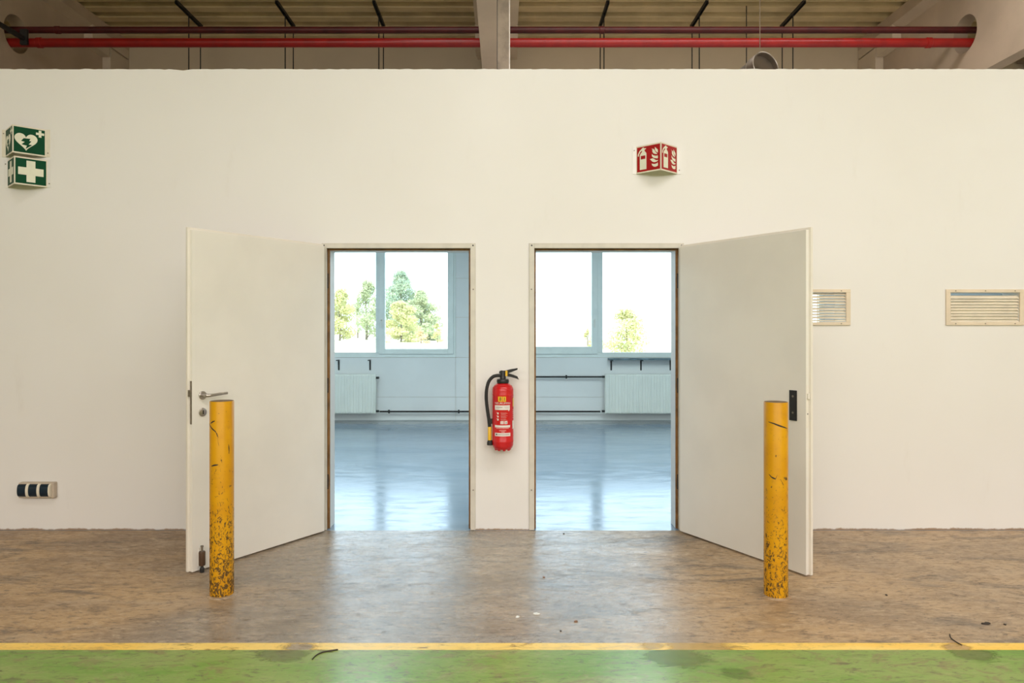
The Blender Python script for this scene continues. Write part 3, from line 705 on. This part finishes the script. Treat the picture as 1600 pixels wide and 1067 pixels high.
MB().prism([(0.010, 0.578), (0.030, 0.577), (0.075, 0.563), (0.106, 0.551), (0.118, 0.526), (0.108, 0.531), (0.095, 0.536), (0.055, 0.547), (0.012, 0.554)], lambda a, b, d: (a, d, b), -0.012, 0.012).build('lower_lever', 'black', vh, bevel=0.002)
MB().box(0.018, 0.034, -0.019, -0.012, 0.553, 0.594).build('safety_tag', 'yellow', vh, bevel=0.003)
hs = MB().tube([(-0.016, 0, 0.556), (-0.045, -0.004, 0.556), (-0.075, -0.008, 0.546), (-0.103, -0.010, 0.512), (-0.118, -0.010, 0.455), (-0.121, -0.008, 0.39), (-0.113, -0.005, 0.31), (-0.103, -0.002, 0.24), (-0.096, 0, 0.175)], 0.0125, 14, 8).build('hose', 'rubber', e, True)
MB().cyl((-0.022, 0, 0.556), (-0.048, -0.004, 0.556), 0.0085, 14).build('hose_fitting', 'steel', hs, True)
MB().lathe([(0.0135, 0.085), (0.0135, 0.182), (0.012, 0.184)], 20, (-0.096, 0, 0)).build('nozzle_grip', 'yellow', hs, True)
MB().lathe([(0.0, 0.050), (0.022, 0.050), (0.022, 0.070), (0.017, 0.082), (0.0135, 0.086)], 20, (-0.094, 0, 0)).build('nozzle', 'rubber', hs, True)
box('hose_clip', 'black', -0.108, -0.070, -0.012, 0.012, 0.205, 0.242, e, 0.003)
box('wall_bracket', 'black', -0.03, 0.03, 0.070, 0.105, 0.40, 0.49, e, 0.002)
def band(name, mat, a0, a1, z0, z1, lift=0.0006, parent=bd, n=14):   # printed area wrapped on the cylinder; angle 0 faces the hall
    vs = []; fs = []
    for i in range(n+1):
        a = math.radians(a0+(a1-a0)*i/n)
        for z in (z0, z1): vs.append(((R+lift)*math.sin(a), -(R+lift)*math.cos(a), z))
    for i in range(n): fs.append((2*i, 2*i+2, 2*i+3, 2*i+1))
    return MB().add(vs, fs).build(name, mat, parent, True)
def wrap_text(txt, size, ac, z, mat, name, width=None):
    cu = bpy.data.curves.new('lettering', 'FONT'); cu.body = txt; cu.size = size; cu.align_x = 'CENTER'; cu.align_y = 'CENTER'; cu.resolution_u = 2
    to = bpy.data.objects.new('lettering', cu); COL.objects.link(to)
    bpy.context.view_layer.update()
    me = bpy.data.meshes.new_from_object(to.evaluated_get(bpy.context.evaluated_depsgraph_get()))
    bpy.data.objects.remove(to); bpy.data.curves.remove(cu)
    k = 1.0
    if width:
        xs = [v.co.x for v in me.vertices]; k = width/(max(xs)-min(xs))
    vs = []
    for v in me.vertices:
        a = math.radians(ac)+v.co.x*k/R; q = R+0.0012
        vs.append((q*math.sin(a), -q*math.cos(a), z+v.co.y))
    mb = MB(); mb.add(vs, [tuple(p.vertices) for p in me.polygons]); bpy.data.meshes.remove(me)
    o = mb.build(name, mat, bd); return o
band('number_tag', 'yellow', -26, -1, 0.373, 0.410); band('number_tag', 'yellow', 1, 17, 0.373, 0.410)
wrap_text('8', 0.037, -13, 0.3915, 'black', 'number'); wrap_text('1', 0.037, 8.5, 0.3915, 'black', 'number')
wrap_text('NEURUPPIN', 0.019, -2, 0.361, 'label_white', 'maker_lettering', 0.118)
band('type_banner', 'label_white', -47, 40, 0.313, 0.347)
for k, (a0, a1, z) in enumerate(((-40, -2, 0.330), (8, 35, 0.333), (12, 32, 0.325), (-42, -20, 0.322))):
    band('banner_print', 'label_grey', a0, a1, z, z+0.0042 if k == 0 else z+0.0018, 0.001)
MB().add([((R+.0006)*math.sin(math.radians(a)), -(R+.0006)*math.cos(math.radians(a)), z) for a, z in ((28, 0.313), (39, 0.313), (33, 0.303))], [(0, 1, 2)]).build('banner_tip', 'label_white', bd)
for k in range(3):
    z = 0.288-0.022*k
    pic = [(-32, z-0.006), (-27, z-0.008), (-22, z-0.004), (-24, z+0.009), (-28, z+0.004), (-33, z+0.009), (-34, z+0.003), (-29, z)]
    MB().add([((R+.0008)*math.sin(math.radians(a)), -(R+.0008)*math.cos(math.radians(a)), zz) for a, zz in pic], [tuple(range(8))]).build('instruction_pictogram', 'label_white', bd)
    for j in range(3):
        band('instruction_print', 'label_pink', -12+j, (20, 26, 16)[(j+k) % 3], z+0.004-j*0.006, z+0.0062-j*0.006, 0.0008)
band('class_symbol', 'label_white', -13, 5, 0.212, 0.233); band('class_symbol', 'label_white', 9, 25, 0.212, 0.233)
MB().add([((R+.001)*math.sin(math.radians(a)), -(R+.001)*math.cos(math.radians(a)), z) for a, z in ((14, 0.215), (20, 0.215), (20.5, 0.224), (17, 0.230), (15, 0.224))], [(0, 1, 2, 3, 4)]).build('flame_symbol', 'label_grey', bd)
for j in range(2): band('class_print', 'label_pink', -10, 3, 0.217+j*0.007, 0.2195+j*0.007, 0.001)
band('lower_banner', 'label_white', -47, 42, 0.187, 0.203)
band('lower_print', 'label_pink', -38, 34, 0.178, 0.184); band('lower_print', 'label_pink', -20, 18, 0.162, 0.168); band('lower_print', 'label_pink', -8, 10, 0.152, 0.158)
band('maker_banner', 'label_white', -47, 44, 0.124, 0.148)
band('maker_mark', 'black', -40, -31, 0.132, 0.141, 0.001); band('maker_print', 'label_grey', -28, 36, 0.1345, 0.1385, 0.001)
band('inspection_sticker', 'yellow', 66, 100, 0.333, 0.395, 0.0008); band('inspection_sticker', 'label_white', 62, 104, 0.172, 0.232, 0.0008)
for j in range(5): band('side_print', 'label_pink', 64, 78, 0.25+j*0.014, 0.256+j*0.014, 0.0008)
tag(e, 'red fire extinguisher with black hose hanging between the doorways', 'extinguisher')

# ------------------------------------------------------------------ the room behind: facade panels, windows, radiators, pipes
wb = bpy.data.objects['wall_back']
XP = [-9.5, -6.3, -3.70, -0.775, 0.28, 3.20, 5.17, 6.3, 9.5]
for i in range(len(XP)-1):
    for za, zb_ in ((0.012, 0.380), (0.384, ZS-0.003)):
        MB().box(XP[i]+0.002, XP[i+1]-0.002, YF-0.006, YF+0.009, za, zb_).build('wall_panel', 'room_wall', wb)
piers = [(-9.5, -9.2), (-6.3, -5.7), (-4.1, -3.70), (-0.775, 0.28), (3.20, 3.60), (5.17, 5.75), (6.95, 9.5)]
for a, b in piers:
    for za, zb_ in ((ZS+0.001, 1.665), (1.669, 2.296), (2.30, 3.10)):
        MB().box(a+0.002, b-0.002, YF-0.006, YF+0.009, za, zb_).build('wall_panel', 'room_wall', wb)
for a, b in WIN: MB().box(a, b, YF-0.006, YF+0.009, ZT, 3.10).build('wall_panel', 'room_wall', wb)

def window(name, x0, x1, layout, label):
    """layout: list of (kind, glass_x0, glass_x1) from left to right"""
    r = empty(name, (0, 0, 0)); ya, yb = YF-0.004, YF+0.066
    g = [(k, a, b) for k, a, b in layout]
    box('frame_rail', 'window_frame', x0, x1, ya, yb, ZS, ZS+0.082, r, 0.004); box('frame_rail', 'window_frame', x0, x1, ya, yb, ZT-0.082, ZT, r, 0.004)
    edges = [x0]+[ (g[i][2]+g[i+1][1])/2 for i in range(len(g)-1)]+[x1]
    for i, e_ in enumerate(edges):
        if i == 0: a, b = x0, x0+0.066
        elif i == len(edges)-1: a, b = x1-0.066, x1
        else: a, b = e_-0.066, e_+0.066
        box('frame_post', 'window_frame', a, b, ya, yb, ZS+0.082, ZT-0.082, r, 0.004)
    for i, (k, a, b) in enumerate(g):
        if k == 'fixed':
            box('pane', 'glass', a-0.03, b+0.03, YF+0.040, YF+0.046, ZS+0.06, ZT-0.06, r)
        else:
            z0, z1 = ZS+0.055, ZT-0.055; bz = 1.158 if x1 < 0 else 1.195; w = 0.095
            s = MB().box(a-w, a, YF-0.026, YF+0.05, z0, z1).box(b, b+w, YF-0.026, YF+0.05, z0, z1).box(a, b, YF-0.026, YF+0.05, z0, bz).box(a, b, YF-0.026, YF+0.05, z1-w, z1).build('sash', 'window_frame', r, bevel=0.005)
            box('pane', 'glass', a-0.01, b+0.01, YF+0.010, YF+0.016, bz-0.01, z1-w+0.01, s)
            hx = a-0.05 if x1 < 0 else b+0.045
            MB().box(hx-0.013, hx+0.013, YF-0.034, YF-0.026, 1.57, 1.64).box(hx-0.010, hx+0.010, YF-0.062, YF-0.034, 1.605, 1.63).box(hx-0.010, hx+0.010, YF-0.062, YF-0.046, 1.50, 1.63).build('window_handle', 'radiator', s, bevel=0.003)
    struct(r, label, 'window')
window('window_1', -3.70, -0.775, [('fixed', -3.60, -2.085), ('sash', -1.915, -0.905)], 'window behind the left doorway with trees outside')
window('window_2', 0.28, 3.20, [('sash', 0.42, 1.42), ('fixed', 1.645, 3.10)], 'window behind the right doorway with a shrub outside')
window('window_3', 3.60, 5.17, [('fixed', 3.70, 5.07)], 'window glimpsed through the vent beside the right door')
window('added_window_4', -5.70, -4.10, [('fixed', -5.60, -4.20)], 'unseen window added left of the tree window for more light')  # out of view, added to let more daylight into the room
window('added_window_5', -9.20, -6.30, [('fixed', -9.10, -6.40)], 'unseen window added at the far left of the room for more light')  # also unseen, added for the room's daylight
window('added_window_6', 5.75, 6.95, [('fixed', 5.85, 6.85)], 'unseen window added at the right of the room for more light')  # unseen from either vent, added for more daylight
struct(box('baseboard_back', 'room_seam', -9.5, 9.5, YF-0.012, YF-0.006, 0, 0.012), 'thin dark joint at the foot of the room wall', 'baseboard')

def radiator(x0, x1, z0, z1, label, valve):
    r = empty('radiator', (0, 0, 0)); yf, yb = YF-0.155, YF-0.065
    prof = []; p = 0.0475; x = x0+0.02
    prof.append((x0, yf+0.012)); 
    while x+p < x1-0.01:
        prof += [(x, yf), (x+0.030, yf), (x+0.036, yf+0.007), (x+0.0415, yf+0.007)]; x += p
    prof += [(x1-0.02, yf), (x1, yf+0.012)]
    mb = MB(); n = len(prof); zz = [z0, z0+0.018, z1-0.018, z1]
    vs = []
    for j, z in enumerate(zz):
        for a, b in prof: vs.append((a, b if j in (1, 2) else yf+0.012, z))
    fs = [(j*n+i, j*n+i+1, (j+1)*n+i+1, (j+1)*n+i) for j in range(3) for i in range(n-1)]
    mb.add(vs, fs); mb.build('ribbed_panel', 'radiator', r)
    box('rear_panel', 'radiator', x0, x1, yb-0.012, yb, z0, z1, r)
    box('side_cover', 'radiator', x0-0.004, x0, yf+0.008, yb, z0+0.005, z1, r, 0.001); box('side_cover', 'radiator', x1, x1+0.004, yf+0.008, yb, z0+0.005, z1, r, 0.001)
    box('top_grille', 'radiator', x0, x1, yf+0.010, yb, z1, z1+0.006, r, 0.001)
    for s in valve:
        MB().lathe([(0.010, 0), (0.018, 0.004), (0.018, 0.045), (0.010, 0.05)], 12, (s[0], (yf+yb)/2, s[1]), (s[2], 0, 0)).build('valve', 'dark_iron', r, True)
    tag(r, label, 'radiator'); return r
radiator(-3.55, -2.045, 0.128, 0.752, 'ribbed white radiator seen through the left doorway', [(-2.041, 0.165, 1), (-2.041, 0.70, 1)])
radiator(1.622, 3.25, 0.128, 0.752, 'ribbed white radiator seen through the right doorway', [(1.618, 0.165, -1), (1.618, 0.715, -1)])

def heating_pipe(x0, x1, z, clamps, label):
    r = empty('heating_pipe', (0, 0, 0)); y = YF-0.075
    MB().cyl((x0, y, z), (x1, y, z), 0.0135, 12).build('pipe_run', 'dark_iron', r, True)
    for c in clamps:
        k = MB().lathe([(0.0135, -0.014), (0.029, -0.012), (0.029, 0.012), (0.0135, 0.014)], 14, (c, y, z), (1, 0, 0)).build('clamp', 'dark_iron', r, True)
        MB().cyl((c, y, z), (c, YF-0.004, z), 0.006, 8).build('standoff', 'dark_iron', k)
    tag(r, label, 'pipe')
heating_pipe(-1.99, 1.55, 0.155, (-1.84, -0.72), 'black heating pipe low on the wall beside the left radiator')
heating_pipe(-0.4, 1.57, 0.712, (1.005,), 'black heating pipe running at radiator-top height into the right radiator')

def sill_bracket(x, z, lab):
    r = empty('sill_bracket', (x, YF-0.006, z))
    box('wall_plate', 'dark_iron', -0.012, 0.012, -0.008, 0, -0.17, 0.0, r)
    MB().prism([(0, 0), (-0.16, 0), (-0.16, -0.014), (-0.02, -0.014), (-0.008, -0.10), (0, -0.10)], lambda a, b, d: (d, a, b), -0.010, 0.010).build('arm', 'dark_iron', r)
    tag(r, lab, 'bracket', 'window board brackets')
sill_bracket(-2.66, 0.985, 'bare dark sill bracket nearest the left door jamb, above the left radiator')
sill_bracket(-2.155, 0.985, 'bare dark sill bracket by the window post, above the left radiator')
r = empty('sill_remnant', (0, 0, 0))
mb = MB(); xs = [1.68+0.07*i for i in range(20)]; rr = random.Random(4)
vs = []; 
for x in xs:
    j = rr.uniform(-0.012, 0.012); vs += [(x, YF-0.165+j, 0.986), (x, YF-0.008, 0.986), (x, YF-0.165+j, 1.012+j*0.4), (x, YF-0.008, 1.012)]
fs = []
for i in range(len(xs)-1):
    a = 4*i; b = a+4; fs += [(a, b, b+2, a+2), (a+2, b+2, b+3, a+3), (a+1, a+3, b+3, b+1), (a, a+1, b+1, b)]
fs += [(0, 2, 3, 1), (len(vs)-4, len(vs)-3, len(vs)-1, len(vs)-2)]
mb.add(vs, fs); mb.build('rail', 'shelf_blue', r)
tag(r, 'blue-grey remnant of a window board above the right radiator', 'window board')
sill_bracket(1.735, 0.982, 'dark sill bracket at the left end of the window board remnant')
sill_bracket(2.215, 0.982, 'dark sill bracket in the middle of the window board remnant')
sill_bracket(2.69, 0.982, 'dark sill bracket by the right door jamb under the window board remnant')
for x, lab in ((5.44, 'dark vertical pipe glimpsed through the vent beside the right door'), (8.25, 'dark vertical pipe glimpsed through the vent at the picture edge')):
    r = empty('drain_pipe', (x, YF-0.1, 0))
    MB().cyl((0, 0, 0), (0, 0, 3.1), 0.06, 16).build('pipe_run', 'dark_iron', r, True)
    for z in (0.8, 2.2): MB().lathe([(0.06, 0), (0.07, 0.005), (0.07, 0.04), (0.06, 0.045)], 16, (0, 0, z)).build('coupling', 'dark_iron', r, True)
    tag(r, lab, 'pipe')

# ------------------------------------------------------------------ outdoors
g = box('ground_outside', 'dry_grass', -160, 160, 11.92, 330, -0.5, -0.3); struct(g, 'pale dry grass outside the windows', 'ground')
def tree(name, x, y, h, w, leaf, label, n=2600, size=0.34, trunk=True, seed=1, cat='tree', lobes=9, group=None, base=0.12):
    rn = random.Random(seed); r = empty(name, (x, y, -0.3)); vs = []; fs = []
    L_ = []
    for k in range(lobes):
        f = (k+0.5)/lobes; zc = h*(base+(0.90-base)*f); sp = w*0.5*(1-max(0, (f-0.35)/0.65)**1.8*0.72)
        a = rn.uniform(0, 2*PI); a = k*2.4+rn.uniform(-0.5, 0.5); d = sp*rn.uniform(0.35, 0.75)
        L_.append((d*math.cos(a), d*math.sin(a), zc, sp*rn.uniform(0.40, 0.62)+0.05*w, h*rn.uniform(0.10, 0.16)))
    L_.append((0, 0, h*0.9, w*0.13, h*0.10))
    for i in range(n):
        lx, ly, lz, lr, lh = L_[rn.randrange(len(L_))]
        d = Vector((rn.gauss(0, 1), rn.gauss(0, 1), rn.gauss(0, 1))).normalized()*(rn.random()**0.45)
        c = Vector((lx+d.x*lr, ly+d.y*lr, max(0.05, lz+d.z*lh)))
        u = Vector((rn.gauss(0, 1), rn.gauss(0, 1), rn.gauss(0, 1))).normalized(); q = u.orthogonal().normalized(); s = size*rn.uniform(0.5, 1.1)
        o = len(vs); vs += [c-u*s*0.6, c+q*s*0.28, c+u*s*0.6, c-q*s*0.28]; fs.append((o, o+1, o+2, o+3))
    fo = MB().add(vs, fs).build('foliage', leaf, r); fo['kind'] = 'stuff'
    if trunk:
        k = max(0.05, h*0.016)
        tb = MB().tube([(0, 0, -0.1), (0.02*w, 0, h*0.3), (-0.02*w, 0.01, h*0.6), (0, 0, h*0.88)], [k*1.3, k, k*0.7, k*0.3], 8, 5); 
        for (lx, ly, lz, lr, lh) in L_[::2]:
            tb.tube([(0, 0, max(0.05, lz-h*0.16)), (lx*0.5, ly*0.5, lz-h*0.05), (lx, ly, lz)], [k*0.5, k*0.35, k*0.15], 6, 3)
        tb.build('trunk', 'bark', r, True)
    tag(r, label, cat, group)
tree('broadleaf_tree', -21.6, 95, 6.9, 5.0, 'leaf_yellow', 'pale tree at the left edge of the left window', 4500, 0.36, seed=2)
tree('broadleaf_tree', -19.6, 103, 8.6, 4.8, 'leaf_green', 'pale tree just left of the window post', 4000, 0.38, seed=3)
tree('broadleaf_tree', -23.9, 118, 7.2, 1.3, 'leaf_green', 'thin pale tree between two fuller ones in the left window', 400, 0.34, seed=4, lobes=7)
tree('broadleaf_tree', -15.7, 111, 10.7, 7.4, 'leaf_blue', 'tallest tree in the left doorway window', 9000, 0.42, seed=5, lobes=13, base=0.05)
tree('broadleaf_tree', -11.2, 97, 6.8, 5.6, 'leaf_green', 'broad tree right of the tallest tree', 7500, 0.37, seed=6, lobes=12, base=0.05)
tree('broadleaf_tree', -12.4, 87, 5.0, 4.8, 'leaf_yellow', 'bushy tree in front of the tallest tree', 4500, 0.34, seed=7, lobes=10, base=0.05)
tree('shrub', -7.8, 85, 2.3, 1.5, 'leaf_yellow', 'low pale shrub right of the trees', 500, 0.25, True, 8, 'shrub', 5, base=0.03)
tree('shrub', -13.4, 80, 1.3, 1.7, 'leaf_orange', 'low orange-brown shrub under the tallest tree', 500, 0.22, True, 9, 'shrub', 5, base=0.03)
tree('shrub', -9.2, 80, 1.4, 2.2, 'leaf_orange', 'low orange-brown shrub under the broad tree', 600, 0.22, True, 10, 'shrub', 5, base=0.03)
tree('shrub', 5.15, 30, 2.6, 2.4, 'leaf_yellow', 'bright yellow-green shrub outside the right window', 3200, 0.15, True, 11, 'shrub', 10, base=0.05)
tree('shrub', 3.62, 31, 1.8, 0.55, 'leaf_yellow', 'small slim shrub behind the right window post', 350, 0.13, True, 12, 'shrub', 5, base=0.05)

# ------------------------------------------------------------------ litter on the floor
def flake(x, y, w, d, mat, label, seed, name='paint_chip', cat='debris', h=0.004):
    rn = random.Random(seed); n = 9; top = []; bot = []
    for k in range(n):
        t = 2*PI*k/n; q = rn.uniform(0.65, 1.1); top.append((x+w*q*math.cos(t)*0.9, y+d*q*math.sin(t)*0.9, h*rn.uniform(0.7, 1.3))); bot.append((x+w*q*math.cos(t), y+d*q*math.sin(t), 0.0003))
    tag(MB().add(top+bot, [tuple(range(n)), tuple(reversed(range(n, 2*n)))]+[(i, n+i, n+(i+1) % n, (i+1) % n) for i in range(n)]).build(name, mat), label, cat, 'litter on the concrete floor')
fp = lambda px, py: ((px-787)*(1.51/(py-511)), 1.51*1127/(py-511))
flake(*fp(809, 964), 0.012, 0.012, 'chip', 'small white paint chip on the floor in front of the middle pier', 1)
flake(*fp(838, 959), 0.020, 0.013, 'chip', 'larger white paint chip beside the small one before the middle pier', 2)
flake(*fp(900, 971), 0.011, 0.012, 'rust_chip', 'rust-brown flake on the floor before the right doorway', 3, 'rust_flake')
flake(*fp(850, 902), 0.009, 0.010, 'rust_chip', 'small brown flake nearer the right doorway', 4, 'rust_flake')
flake(*fp(1541, 975), 0.024, 0.012, 'dark_chip', 'long dark bark flake on the floor at the far right', 5, 'bark_flake', h=0.006)
flake(*fp(1570, 976), 0.008, 0.008, 'dark_chip', 'small dark flake right of the long bark flake', 6, 'bark_flake')
flake(*fp(876, 986), 0.006, 0.008, 'dark_chip', 'tiny dark flake below the rust-brown flake', 7, 'bark_flake')
flake(*fp(881, 834), 0.008, 0.012, 'dark_chip', 'tiny dark flake at the right doorway threshold', 8, 'bark_flake')
flake(*fp(1385, 930), 0.007, 0.01, 'dark_chip', 'tiny dark flake right of the lightly chipped bollard', 9, 'bark_flake')
def wire(pts, label, rad=0.003):
    tag(MB().tube([(x, y, 0.004) for x, y in pts], rad, 6, 6).build('wire_or_crack', 'dark_chip', None, True), label, 'wire')
wire([fp(488, 1031), fp(494, 1025), fp(505, 1020), fp(528, 1016)], 'bent dark wire on the green paint left of centre')
wire([fp(1484, 992), fp(1486, 998), fp(1494, 1004), fp(1503, 1009)], 'curved dark crack by the yellow line at the right', 0.0025)  # thin tube standing in for a floor crack
